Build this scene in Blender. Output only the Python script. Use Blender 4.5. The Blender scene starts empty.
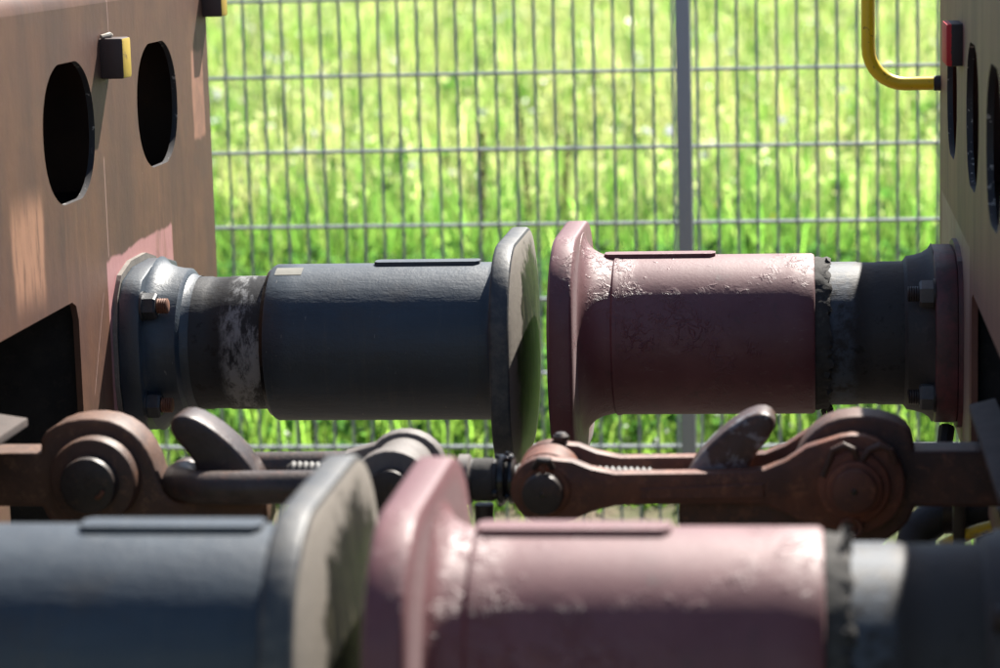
import bpy, bmesh, math, random
import numpy as np
from mathutils import Vector, Matrix
rnd = random.Random(7)
rng = np.random.default_rng(11)
sc = bpy.context.scene
rad = math.radians

# ------------------------------------------------------------------ camera
def cam_axes(yaw, pitch, roll):
    f = Vector((-math.sin(yaw) * math.cos(pitch), math.cos(yaw) * math.cos(pitch), -math.sin(pitch)))
    r0 = Vector((math.cos(yaw), math.sin(yaw), 0)); u0 = r0.cross(f)
    return r0 * math.cos(roll) - u0 * math.sin(roll), u0 * math.cos(roll) + r0 * math.sin(roll), f
CAM = Vector((0.4105, -3.07, 1.7128))
r_, u_, f_ = cam_axes(rad(6.791), rad(9.273), rad(1.523))
cd = bpy.data.cameras.new('camera'); cam = bpy.data.objects.new('camera', cd)
sc.collection.objects.link(cam)
M = Matrix((r_, u_, -f_)).transposed().to_4x4(); M.translation = CAM
cam.matrix_world = M
cd.sensor_width = 36; cd.lens = 93.6; cd.clip_start = 0.05; cd.clip_end = 3000
cd.dof.use_dof = True; cd.dof.focus_distance = 4.0; cd.dof.aperture_fstop = 5.0
sc.camera = cam

# ------------------------------------------------------------------ sky, sun, exposure
SUN = Vector((0.34, 0.80, 1.0)).normalized()
w = bpy.data.worlds.new('World'); sc.world = w; w.use_nodes = True
nt = w.node_tree; bg = nt.nodes['Background']
sky = nt.nodes.new('ShaderNodeTexSky'); sky.sky_type = 'NISHITA'; sky.sun_disc = False
sky.sun_elevation = math.asin(SUN.z); sky.sun_rotation = math.atan2(SUN.x, SUN.y)
nt.links.new(sky.outputs[0], bg.inputs[0]); bg.inputs[1].default_value = 0.055
sd = bpy.data.lights.new('sun', 'SUN'); sd.energy = 5.0; sd.angle = rad(0.53); sd.color = (1.0, 0.95, 0.87)
sun = bpy.data.objects.new('sun', sd); sc.collection.objects.link(sun)
sun.rotation_euler = SUN.to_track_quat('Z', 'Y').to_euler(); sun.location = SUN * 20
sc.view_settings.view_transform = 'Standard'; sc.view_settings.look = 'None'
sc.view_settings.exposure = 1.36; sc.view_settings.gamma = 1.0
sc.view_settings.use_curve_mapping = False
sc.cycles.use_denoising = True
sc.cycles.max_bounces = 8

# ------------------------------------------------------------------ materials
class N:
    """tiny node-tree helper"""
    def __init__(s, name):
        s.m = bpy.data.materials.new(name); s.m.use_nodes = True
        s.t = s.m.node_tree; s.n = s.t.nodes; s.b = s.n['Principled BSDF']
        s.tc = s.n.new('ShaderNodeTexCoord'); s._xyz = None
    def link(s, a, b): s.t.links.new(a, b)
    def val(s, sock, v):
        if isinstance(v, bpy.types.NodeSocket): s.link(v, sock)
        elif isinstance(v, (tuple, list)): sock.default_value = (*v, 1) if len(v) == 3 and len(sock.default_value) == 4 else v
        else: sock.default_value = v
    def coord(s, scale=(1, 1, 1), kind='Object'):
        mp = s.n.new('ShaderNodeMapping'); mp.inputs['Scale'].default_value = scale
        s.link(s.tc.outputs[kind], mp.inputs['Vector']); return mp.outputs[0]
    def xyz(s):
        if s._xyz is None:
            q = s.n.new('ShaderNodeSeparateXYZ'); s.link(s.tc.outputs['Object'], q.inputs[0]); s._xyz = q.outputs
        return s._xyz
    def noise(s, scale, detail=4, rough=.55, stretch=(1, 1, 1), dist=0.0):
        q = s.n.new('ShaderNodeTexNoise'); q.inputs['Scale'].default_value = scale
        q.inputs['Detail'].default_value = detail; q.inputs['Roughness'].default_value = rough
        q.inputs['Distortion'].default_value = dist
        s.link(s.coord(stretch), q.inputs['Vector']); return q.outputs['Fac']
    def voro(s, scale, feature='F1', stretch=(1, 1, 1)):
        q = s.n.new('ShaderNodeTexVoronoi'); q.feature = feature; q.inputs['Scale'].default_value = scale
        s.link(s.coord(stretch), q.inputs['Vector']); return q.outputs['Distance']
    def math(s, op, a, b=0.0, c=0.0):
        q = s.n.new('ShaderNodeMath'); q.operation = op
        s.val(q.inputs[0], a); s.val(q.inputs[1], b); s.val(q.inputs[2], c); return q.outputs[0]
    def step(s, v, lo, hi):
        q = s.n.new('ShaderNodeMapRange'); q.interpolation_type = 'SMOOTHSTEP'
        s.val(q.inputs['Value'], v); q.inputs['From Min'].default_value = lo; q.inputs['From Max'].default_value = hi
        return q.outputs[0]
    def mix(s, f, a, b):
        q = s.n.new('ShaderNodeMix'); q.data_type = 'RGBA'
        s.val(q.inputs['Factor'], f); s.val(q.inputs['A'], a) if False else None
        for sock, v in ((q.inputs[6], a), (q.inputs[7], b)): s.val(sock, v)
        return q.outputs[2]
    def mixf(s, f, a, b):
        q = s.n.new('ShaderNodeMix'); q.data_type = 'FLOAT'
        s.val(q.inputs[0], f); s.val(q.inputs[2], a); s.val(q.inputs[3], b); return q.outputs[0]
    def bump(s, h, strength, dist=.002, prev=None):
        q = s.n.new('ShaderNodeBump'); q.inputs['Strength'].default_value = strength
        q.inputs['Distance'].default_value = dist; s.link(h, q.inputs['Height'])
        if prev is not None: s.link(prev, q.inputs['Normal'])
        return q.outputs[0]
    def done(s, color, rough=.5, metal=0.0, normal=None, spec=.5, sheen=0.0):
        s.b.inputs['Sheen Weight'].default_value = sheen; s.b.inputs['Sheen Roughness'].default_value = .45
        s.val(s.b.inputs['Base Color'], color); s.val(s.b.inputs['Roughness'], rough)
        s.val(s.b.inputs['Metallic'], metal); s.b.inputs['Specular IOR Level'].default_value = spec
        if normal is not None: s.link(normal, s.b.inputs['Normal'])
        return s.m
    def box(s, a, lo, hi, e):          # soft interval mask
        return s.math('MULTIPLY', s.step(a, lo - e, lo + e), s.math('SUBTRACT', 1.0, s.step(a, hi - e, hi + e)))
MT = {}

def mk_black_paint():
    n = N('slate_black_paint')
    a = n.noise(14, 5, .6, (.5, 1, 1)); b = n.noise(90, 4, .6, (.25, 1, 1)); c = n.noise(260, 3)
    col = n.mix(n.step(a, .35, .7), (.007, .020, .036), (.016, .035, .056))
    band = n.noise(26, 5, .7, (2.2, .25, .25)); col = n.mix(n.math('MULTIPLY', n.step(band, .5, .72), .55), col, (.036, .046, .054))
    grim = n.step(n.noise(7, 6, .7), .54, .68); col = n.mix(n.math('MULTIPLY', grim, .45), col, (.030, .028, .026))
    spk = n.step(n.noise(150, 3, .6, (1, .35, .35)), .70, .76)
    col = n.mix(n.math('MULTIPLY', spk, .5), col, (.20, .20, .19))
    h = n.math('ADD', n.math('MULTIPLY', b, 1.0), n.math('MULTIPLY', c, .5))
    nm = n.bump(h, .55, .0012); nm = n.bump(n.noise(22, 3), .35, .003, nm)
    return n.done(col, n.mixf(a, .44, .58), 0, nm, .8, .04)
MT['black'] = mk_black_paint()

def mk_maroon():
    n = N('maroon_thick_paint')
    a = n.noise(9, 5, .6)
    wr = n.math('ABSOLUTE', n.math('SUBTRACT', n.noise(42, 4, .6, (1.3, 1, 1), .8), .5))
    ridge = n.math('MULTIPLY', n.math('SUBTRACT', 1.0, n.step(wr, .0, .06)), n.step(n.noise(10, 4, .6), .50, .66))
    blis = n.math('MULTIPLY', n.step(n.noise(95, 3, .5), .60, .72), n.step(n.noise(13, 3), .48, .62))
    col = n.mix(n.step(a, .3, .72), (.108, .020, .028), (.152, .044, .050))
    dirt = n.step(n.noise(34, 7, .75), .57, .70)
    col = n.mix(n.math('MULTIPLY', dirt, .5), col, (.045, .022, .022))
    col = n.mix(n.math('MULTIPLY', n.step(n.noise(70, 6, .75, (.4, 1, 1)), .58, .72), .35), col, (.27, .17, .15))
    chip = n.step(n.noise(48, 6, .7), .72, .75)
    col = n.mix(n.math('MULTIPLY', chip, .8), col, (.035, .025, .025))
    nm = n.bump(ridge, .6, .0020); nm = n.bump(blis, .5, .0014, nm)
    nm = n.bump(n.noise(20, 3), .16, .003, nm); nm = n.bump(n.noise(230, 4, .65), .28, .0009, nm)
    return n.done(col, n.mixf(n.noise(60, 4, .6), .48, .66), 0, nm, .8, .08)
MT['maroon'] = mk_maroon()

def mk_sleeve(name, right):
    n = N(name)
    X = n.math('ABSOLUTE', n.xyz()[0])
    nb = n.noise(16, 6, .7, (1, .6, .6)); fine = n.noise(120, 5, .65, (.3, 1, 1))
    Xn = n.math('ADD', X, n.math('MULTIPLY', n.math('SUBTRACT', nb, .5), .05))
    if right:
        band = n.box(Xn, .158, .200, .010); body = (.034, .032, .033)
        worn = n.math('MULTIPLY', band, n.step(n.noise(34, 6, .7), .34, .56))
        met = (.085, .10, .122)
    else:
        band = n.box(Xn, .160, .30, .010); body = (.022, .027, .034)
        worn = n.math('MULTIPLY', band, n.step(n.noise(26, 7, .75, (1, .45, .45)),   .44, .58))
        met = (.27, .275, .28)
    grease = n.step(n.noise(40, 5, .7), .55, .66)
    col = n.mix(n.math('MULTIPLY', n.noise(20, 6, .7), .8), body, (.055, .050, .046))
    col = n.mix(worn, col, met)
    col = n.mix(n.math('MULTIPLY', grease, .6), col, (.012, .011, .010))
    nm = n.bump(fine, .5, .0012); nm = n.bump(n.noise(45, 5, .6), .5, .002, nm)
    return n.done(col, n.mixf(worn, .55, .60), 0.0, nm, .22)
MT['sleeve_left'] = mk_sleeve('worn_black_sleeve', False)
MT['sleeve_right'] = mk_sleeve('worn_silver_sleeve', True)

def mk_face(name, base, rimc):
    n = N(name)
    x, y, z = n.xyz()
    nb = n.noise(20, 7, .7)
    r = n.math('SQRT', n.math('ADD', n.math('POWER', n.math('DIVIDE', n.math('SUBTRACT', y, .02), .20), 2.0),
                              n.math('POWER', n.math('DIVIDE', n.math('ADD', z, .035), .19), 2.0)))
    r = n.math('ADD', r, n.math('MULTIPLY', n.math('SUBTRACT', nb, .5), .9))
    contact = n.math('SUBTRACT', 1.0, n.step(r, .86, 1.0))
    col = n.mix(n.noise(60, 6, .7), base, rimc)
    col = n.mix(contact, col, n.mix(n.step(n.noise(26, 6, .7, (1, 2, .5)), .5, .65), (.022, .022, .019), (.11, .10, .07)))
    nm = n.bump(n.noise(130, 4, .6), .35, .001); nm = n.bump(n.noise(30, 4, .6), .3, .002, nm)
    return n.done(col, n.mixf(contact, .62, .36), 0, nm)
MT['face_left'] = mk_face('dusty_head_face', (.31, .275, .235), (.21, .19, .165))
MT['face_right'] = mk_face('maroon_head_face', (.20, .085, .08), (.13, .06, .06))

def mk_rim_dust():
    n = N('dusty_black_rim')
    a = n.noise(40, 6, .7); col = n.mix(n.step(a, .38, .62), (.040, .046, .054), (.085, .085, .082))
    nm = n.bump(n.noise(90, 5, .6), .5, .0015)
    return n.done(col, .55, 0, nm)
MT['rim_left'] = mk_rim_dust()

def mk_wagon(name, left):
    n = N(name)
    x, y, z = n.xyz()
    st = n.noise(7, 7, .7, (1, 1.3, .30)); fine = n.noise(90, 5, .7, (1, 1, .6)); blot = n.noise(5, 6, .65)
    if left: c1, c2, c3 = (.128, .058, .036), (.080, .040, .028), (.165, .078, .042)
    else: c1, c2, c3 = (.215, .096, .072), (.130, .062, .048), (.23, .100, .070)
    col = n.mix(n.step(st, .35, .68), c1, c2)
    col = n.mix(n.math('MULTIPLY', n.step(blot, .45, .7), .7), col, c3)
    e = n.math('MULTIPLY', n.math('SUBTRACT', n.noise(9, 4, .6), .5), .03)
    yn = n.math('ADD', y, e); zn = n.math('ADD', z, e)
    if left:
        p1 = n.math('MULTIPLY', n.box(yn, .262, .405, .010), n.box(zn, 1.205, 1.335, .03))
        p1 = n.math('MULTIPLY', p1, n.step(n.noise(26, 5, .7, (1, 2, .3)), .25, .55))
        col = n.mix(p1, col, (.40, .205, .125))
        p2 = n.math('MULTIPLY', n.box(yn, 1.325, 1.41, .006), n.box(zn, 1.335, 1.485, .006))
        col = n.mix(p2, col, (.37, .185, .125))
        top = n.math('SUBTRACT', zn, n.math('MULTIPLY', n.math('SUBTRACT', y, .93), .02))
        pad = n.math('MULTIPLY', n.box(n.math('ADD', y, n.math('MULTIPLY', e, .3)), .722, 1.136, .003),
                     n.math('SUBTRACT', 1.0, n.step(top, 1.205, 1.212)))
        pc = n.mix(n.noise(30, 5, .6), (.52, .255, .25), (.42, .205, .20))
        col = n.mix(pad, col, pc)
        # thin primer runs and scratches
        for y0, k, z0, z1, wd in ((.735, .00, 1.21, 1.36, .0022), (.80, -.05, 1.50, 1.62, .0016), (.45, .35, .98, 1.10, .0014), (.62, .55, 1.02, 1.16, .0014)):
            d = n.math('ABSOLUTE', n.math('SUBTRACT', n.math('SUBTRACT', y, y0), n.math('MULTIPLY', n.math('SUBTRACT', z, z0), k)))
            ln = n.math('MULTIPLY', n.math('SUBTRACT', 1.0, n.step(d, wd * .5, wd)), n.box(z, z0, z1, .004))
            col = n.mix(n.math('MULTIPLY', ln, .7), col, (.50, .33, .29))
    else:
        pad = n.math('MULTIPLY', n.box(y, .60, 1.345, .004), n.math('SUBTRACT', 1.0, n.step(z, 1.224, 1.230)))
        col = n.mix(pad, col, n.mix(n.step(blot, .4, .6), (.34, .25, .195), (.30, .19, .15)))
    for hy in ((.56, 1.08) if left else (.548, 1.045)):          # rust runs below the holes
        run = n.math('MULTIPLY', n.box(y, hy - .10, hy + .12, .03), n.box(z, 1.10, 1.315, .03))
        run = n.math('MULTIPLY', run, n.step(n.noise(30, 5, .7, (1, 1.5, .10)), .50, .66))
        col = n.mix(n.math('MULTIPLY', run, .45), col, (.21, .10, .055))
    wd_ = n.step(n.noise(3.2, 7, .72), .54, .66); col = n.mix(n.math('MULTIPLY', wd_, .35), col, (.075, .052, .044))
    scr = n.step(n.noise(55, 3, .8, (1, .35, 1.2), 2.0), .72, .76)
    col = n.mix(n.math('MULTIPLY', scr, .35), col, (.34, .26, .22))
    nm = n.bump(fine, .3, .0015); nm = n.bump(n.noise(9, 3), .25, .004, nm)
    return n.done(col, n.mixf(st, .48, .66), 0, nm)
MT['wagon_left'] = mk_wagon('brown_wagon_paint', True)
MT['wagon_right'] = mk_wagon('grey_brown_wagon_paint', False)

def mk_rust(name, c1, c2, c3, rough=.55, worn=None, metal=0.0):
    n = N(name)
    a = n.noise(18, 6, .65); b = n.noise(60, 5, .7)
    col = n.mix(n.step(a, .32, .68), c1, c2)
    col = n.mix(n.math('MULTIPLY', n.step(b, .52, .7), .8), col, c3)
    rg = n.mixf(a, rough - .1, rough + .12)
    if worn is not None:
        wm = n.step(n.noise(24, 6, .7, (1, 1, 1), .5),   .42, .50)
        col = n.mix(wm, col, worn)
    nm = n.bump(n.noise(150, 5, .65), .45, .0012); nm = n.bump(n.noise(28, 4), .45, .003, nm)
    return n.done(col, rg, metal, nm)
MT['rust'] = mk_rust('rusty_brown_steel', (.105, .050, .032), (.058, .033, .024), (.19, .092, .052))
MT['rust_red'] = mk_rust('red_rusty_steel', (.175, .060, .032), (.085, .036, .025), (.27, .105, .052))
MT['rust_pin'] = mk_rust('orange_red_pin_steel', (.22, .070, .034), (.13, .045, .028), (.30, .11, .05), .6)
MT['rust_orange'] = mk_rust('orange_rust', (.20, .075, .035), (.11, .045, .025), (.27, .11, .05), .7)
MT['dark_steel'] = mk_rust('dark_bare_steel', (.052, .040, .036), (.030, .024, .022), (.095, .055, .038), .45, None, .2)
MT['bow_steel'] = mk_rust('dark_worn_bar', (.095, .074, .066), (.050, .038, .034), (.15, .078, .058), .42, None, .2)
MT['worn_horn'] = mk_rust('worn_grey_steel', (.085, .040, .030), (.05, .03, .026), (.14, .07, .05), .5, (.24, .225, .225))
MT['brown_horn'] = mk_rust('dark_brown_steel', (.060, .036, .030), (.034, .024, .022), (.095, .05, .035), .38)
MT['grime'] = mk_rust('underframe_grime', (.020, .018, .017), (.012, .011, .011), (.03, .024, .02), .8)
MT['nut_black'] = mk_rust('black_painted_nut', (.022, .026, .032), (.035, .04, .046), (.06, .06, .06), .4)
MT['nut_grey'] = mk_rust('grey_steel_nut', (.12, .115, .11), (.08, .076, .073), (.15, .12, .10), .5)
MT['grease_black'] = mk_rust('wet_black_grease', (.008, .008, .009), (.014, .013, .013), (.02, .019, .018), .18)
MT['thread'] = mk_rust('bright_thread_steel', (.10, .098, .094), (.065, .06, .056), (.16, .15, .14), .6)
MT['grey_dusty'] = mk_rust('dusty_grey_steel', (.17, .152, .14), (.115, .10, .092), (.20, .165, .145), .65)
MT['plate_grey'] = mk_rust('grey_plate', (.070, .052, .045), (.05, .039, .035), (.10, .060, .048), .85)
MT['weld'] = mk_rust('cream_sealant', (.42, .38, .32), (.32, .285, .24), (.50, .46, .40), .8)
MT['plate_pale'] = mk_rust('pale_sealant', (.20, .18, .155), (.14, .125, .108), (.25, .225, .195), .85)
MT['rubber'] = mk_rust('dusty_black_rubber', (.030, .028, .026), (.05, .046, .042), (.085, .078, .07), .85)
MT['flange_right'] = mk_rust('worn_maroon_flange', (.045, .030, .030), (.17, .048, .052), (.07, .04, .04), .5)
MT['neck_right'] = mk_rust('black_neck', (.026, .024, .024), (.042, .034, .033), (.06, .045, .042), .6)

def mk_flat(name, c1, c2, rough=.5, chip=None):
    n = N(name); a = n.noise(30, 5, .65)
    col = n.mix(a, c1, c2)
    if chip is not None: col = n.mix(n.step(n.noise(70, 5, .7), .60, .66), col, chip)
    return n.done(col, rough, 0, n.bump(n.noise(80, 4), .3, .001))
MT['yellow'] = mk_flat('yellow_handle_paint', (.85, .60, .010), (.72, .47, .010), .38, (.16, .09, .02))
MT['yellow_chip'] = mk_flat('chipped_yellow_paint', (.62, .43, .05), (.45, .30, .05), .5, (.14, .08, .04))
MT['red_chip'] = mk_flat('chipped_red_paint', (.60, .010, .016), (.50, .010, .014), .4, (.30, .02, .02))
MT['lug'] = mk_flat('dark_lug_steel', (.045, .030, .030), (.07, .045, .04), .55)
MT['hole_edge'] = mk_flat('chipped_hole_edge', (.030, .030, .036), (.05, .045, .045), .5, (.50, .46, .42))
MT['sticker'] = mk_flat('cream_sticker', (.20, .195, .165), (.15, .145, .12), .6)
MT['galv'] = mk_flat('galvanised_wire', (.46, .49, .50), (.36, .39, .40), .42)
MT['galv_shaded'] = mk_flat('shaded_wire', (.36, .40, .40), (.29, .325, .33), .5)  # same galvanised wire, shaded side of the uprights put into the colour
MT['post'] = mk_flat('grey_post_paint', (.36, .38, .41), (.31, .33, .36), .5)
MT['dock'] = mk_flat('brown_seed_head', (.17, .085, .045), (.11, .055, .03), .8)
MT['stalk'] = mk_flat('green_stalk', (.10, .13, .03), (.08, .10, .03), .7)
MT['hose'] = mk_flat('black_hose', (.015, .015, .016), (.03, .03, .03), .6)
MT['sleeper'] = mk_flat('sleeper_concrete', (.28, .26, .24), (.20, .185, .17), .85)
MT['rail'] = mk_flat('rail_steel', (.12, .075, .05), (.09, .055, .04), .6)

def mk_ground(name, soil):
    n = N(name)
    a = n.noise(.8, 6, .65); b = n.noise(14, 6, .7); c = n.noise(60, 4, .7)
    if soil: col = n.mix(n.step(a, .42, .6), n.mix(b, (.075, .085, .022), (.045, .065, .016)), n.mix(c, (.17, .125, .08), (.10, .072, .048)))
    else:
        st = n.voro(26); col = n.mix(n.step(st, .1, .5), n.mix(b, (.20, .175, .155), (.13, .11, .095)), (.05, .042, .036))
        return n.done(col, .9, 0, n.bump(n.math('SUBTRACT', 1.0, st), .9, .03))
    return n.done(col, .95, 0, n.bump(b, .6, .02))
MT['ground'] = mk_ground('meadow_soil', True)
MT['ballast'] = mk_ground('track_ballast', False)

def mk_leaf(name, spread):
    n = N(name); t = n.t
    at = n.n.new('ShaderNodeAttribute'); at.attribute_name = 'tint'
    n.val(n.b.inputs['Base Color'], at.outputs['Color']); n.b.inputs['Roughness'].default_value = .34
    n.b.inputs['Specular IOR Level'].default_value = .5
    tr = n.n.new('ShaderNodeBsdfTranslucent')
    g = n.n.new('ShaderNodeMix'); g.data_type = 'RGBA'; g.blend_type = 'MULTIPLY'; g.inputs[0].default_value = 1.0
    t.links.new(at.outputs['Color'], g.inputs[6]); g.inputs[7].default_value = (*spread, 1)
    t.links.new(g.outputs[2], tr.inputs['Color'])
    mx = n.n.new('ShaderNodeMixShader'); mx.inputs[0].default_value = .55
    t.links.new(n.b.outputs[0], mx.inputs[1]); t.links.new(tr.outputs[0], mx.inputs[2])
    t.links.new(mx.outputs[0], n.n['Material Output'].inputs['Surface'])
    return n.m
MT['grass'] = mk_leaf('meadow_grass_blade', (4.35, 4.65, 3.1))
MT['petal'] = mk_leaf('meadow_petal', (1.0, 1.0, 1.0))

# ------------------------------------------------------------------ object helpers
C = sc.collection
def link(o, parent=None):
    C.objects.link(o)
    if parent is not None: o.parent = parent
    return o
WORLD = {}
def empty(name, loc, label=None, cat=None, parent=None, group=None):
    o = bpy.data.objects.new(name, None); o.empty_display_size = .1
    WORLD[o.name] = Vector(loc)
    o.location = Vector(loc) - (WORLD[parent.name] if parent else Vector())
    link(o, parent); tag(o, label, cat, group); return o
def tag(o, label=None, cat=None, group=None, kind=None):
    if label: o['label'] = label
    if cat: o['category'] = cat
    if group: o['group'] = group
    if kind: o['kind'] = kind
    return o
def obj(name, geo, mat, parent=None, origin=None, sharp=32, smooth=True, label=None):
    """geo: (verts, faces[, matindex list]) in world coordinates, or a bmesh"""
    me = bpy.data.meshes.new(name)
    if isinstance(geo, bmesh.types.BMesh):
        geo.normal_update(); geo.to_mesh(me); geo.free(); mi = None
    else:
        me.from_pydata([tuple(v) for v in geo[0]], [], geo[1]); mi = geo[2] if len(geo) > 2 else None
    mats = mat if isinstance(mat, (list, tuple)) else [mat]
    for k in mats: me.materials.append(MT[k])
    if mi: me.polygons.foreach_set('material_index', mi)
    if origin is None:
        xs = [v.co for v in me.vertices]
        origin = Vector([(min(c[i] for c in xs) + max(c[i] for c in xs)) / 2 for i in range(3)])
    origin = Vector(origin); me.transform(Matrix.Translation(-origin))
    bm = bmesh.new(); bm.from_mesh(me); bmesh.ops.recalc_face_normals(bm, faces=bm.faces); bm.to_mesh(me); bm.free()
    if smooth:
        me.polygons.foreach_set('use_smooth', [True] * len(me.polygons)); me.set_sharp_from_angle(angle=rad(sharp))
    me.update()
    o = bpy.data.objects.new(name, me); WORLD[o.name] = origin
    o.location = origin - (WORLD[parent.name] if parent else Vector())
    link(o, parent)
    if label: o['label'] = label
    return o
def copy(o, loc, parent=None):
    c = o.copy(); WORLD[c.name] = Vector(loc)
    c.location = Vector(loc) - (WORLD[parent.name] if parent else Vector()); c.parent = parent
    C.objects.link(c); return c
def lathe(prof, c, axis='X', n=72, wob=0.0, closed=True, a0=0.0, a1=2 * math.pi):
    """profile [(t, r)] revolved round an axis through c"""
    vs, fs = [], []; full = abs(a1 - a0 - 2 * math.pi) < 1e-6; m = n if full else n + 1
    for t, r in prof:
        for k in range(m):
            a = a0 + (a1 - a0) * k / n; rr = r * (1 + wob * math.sin(3 * a + t * 40))
            p, q = rr * math.cos(a), rr * math.sin(a)
            vs.append((c[0] + t, c[1] + p, c[2] + q) if axis == 'X' else (c[0] + p, c[1] + t, c[2] + q) if axis == 'Y' else (c[0] + p, c[1] + q, c[2] + t))
    for i in range(len(prof) - 1):
        for k in range(n if full else n):
            k2 = (k + 1) % m
            fs.append((i * m + k, i * m + k2, (i + 1) * m + k2, (i + 1) * m + k))
    if closed and full:
        fs.append(tuple(range(m))); fs.append(tuple((len(prof) - 1) * m + k for k in range(m)))
    return vs, fs
def join(*geos):
    vs, fs = [], []
    for g in geos:
        o = len(vs); vs += list(g[0]); fs += [tuple(i + o for i in f) for f in g[1]]
    return vs, fs
def bevelled(bm, off, seg=2, ang=25):
    es = [e for e in bm.edges if len(e.link_faces) == 2 and e.calc_face_angle(0) > rad(ang)]
    if off > 0: bmesh.ops.bevel(bm, geom=es, offset=off, segments=seg, affect='EDGES', clamp_overlap=True, profile=.6)
    return bm
def box_bm(x0, x1, y0, y1, z0, z1, bev=.002):
    bm = bmesh.new()
    bmesh.ops.create_cube(bm, size=1, matrix=Matrix.Translation(((x0 + x1) / 2, (y0 + y1) / 2, (z0 + z1) / 2)) @ Matrix.Diagonal((x1 - x0, y1 - y0, z1 - z0, 1)))
    return bevelled(bm, bev)
def prism_bm(outline, t0, t1, axis='Y', bev=.004, seg=2):
    """closed outline extruded between t0 and t1: axis Y -> outline in (x, z); axis X -> outline in (y, z)"""
    bm = bmesh.new()
    P = (lambda p, t: (p[0], t, p[1])) if axis == 'Y' else (lambda p, t: (t, p[0], p[1]))
    a = [bm.verts.new(P(p, t0)) for p in outline]; b = [bm.verts.new(P(p, t1)) for p in outline]
    bm.faces.new(a); bm.faces.new(b[::-1]); k = len(a)
    for i in range(k): bm.faces.new((a[i], b[i], b[(i + 1) % k], a[(i + 1) % k]))
    bmesh.ops.recalc_face_normals(bm, faces=bm.faces)
    if bev > 0:
        es = [e for e in bm.edges if (e.verts[0] in a) == (e.verts[1] in a)]
        bmesh.ops.bevel(bm, geom=es, offset=bev, segments=seg, affect='EDGES', clamp_overlap=True, profile=.55)
    return bm
def smooth_loop(pts, it=2):
    for _ in range(it):
        q = []
        for i in range(len(pts)):
            a, b = pts[i], pts[(i + 1) % len(pts)]
            q += [(a[0] * .75 + b[0] * .25, a[1] * .75 + b[1] * .25), (a[0] * .25 + b[0] * .75, a[1] * .25 + b[1] * .75)]
        pts = q
    return pts
def tube(pts, r, n=16, caps=True):
    """round bar swept along points; r a number or a list"""
    pts = [Vector(p) for p in pts]; vs, fs = [], []; up = None
    for i, p in enumerate(pts):
        d = (pts[min(i + 1, len(pts) - 1)] - pts[max(i - 1, 0)]).normalized()
        if up is None: up = d.orthogonal().normalized()
        up = (up - d * up.dot(d)).normalized(); s = d.cross(up)
        rr = r[i] if isinstance(r, (list, tuple)) else r
        for k in range(n):
            a = 2 * math.pi * k / n; vs.append(p + (up * math.cos(a) + s * math.sin(a)) * rr)
    for i in range(len(pts) - 1):
        for k in range(n): fs.append((i * n + k, i * n + (k + 1) % n, (i + 1) * n + (k + 1) % n, (i + 1) * n + k))
    if caps: fs.append(tuple(range(n))); fs.append(tuple((len(pts) - 1) * n + k for k in range(n)))
    return vs, fs
def round_rect(a, b, r, n=10):
    out = []
    for cx, cy, a0 in ((a - r, b - r, 0), (-a + r, b - r, 90), (-a + r, -b + r, 180), (a - r, -b + r, 270)):
        for k in range(n + 1):
            t = rad(a0 + 90 * k / n); out.append((cx + r * math.cos(t), cy + r * math.sin(t)))
    return out
def chamfer_rect(a, b, c):
    return [(a, b - c), (a - c, b), (-a + c, b), (-a, b - c), (-a, -b + c), (-a + c, -b), (a - c, -b), (a, -b + c)]

# ------------------------------------------------------------------ setting: ground and track
def sheet(name, x0, x1, y0, y1, z, mat, nx=1, ny=1):
    vs = [(x0 + (x1 - x0) * i / nx, y0 + (y1 - y0) * j / ny, z) for j in range(ny + 1) for i in range(nx + 1)]
    fs = [(j * (nx + 1) + i, j * (nx + 1) + i + 1, (j + 1) * (nx + 1) + i + 1, (j + 1) * (nx + 1) + i) for j in range(ny) for i in range(nx)]
    return tag(obj(name, (vs, fs), mat, origin=(0, 0, 0)), kind='structure')
sheet('ground', -900, 900, -900, 900, -.02, 'ground')
bb = [(-2.2, -.015), (-1.55, .04), (1.55, .04), (2.2, -.015)]
tag(obj('ballast_bed', ([(x, y, z) for x in (-12, 12) for y, z in bb], [(0, 1, 5, 4), (1, 2, 6, 5), (2, 3, 7, 6)]), 'ballast', origin=(0, 0, 0)), kind='structure')
railp = [(-.036, .195), (.036, .195), (.036, .16), (.009, .15), (.009, .07), (.062, .055), (.062, .043), (-.062, .043), (-.062, .055), (-.009, .07), (-.009, .15), (-.036, .16)]
for s in (-1, 1):
    tag(obj('rail', prism_bm([(y + s * .754, z) for y, z in railp], -12, 12, 'X', 0), 'rail', origin=(0, s * .754, 0)), kind='structure')
trk = None

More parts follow.
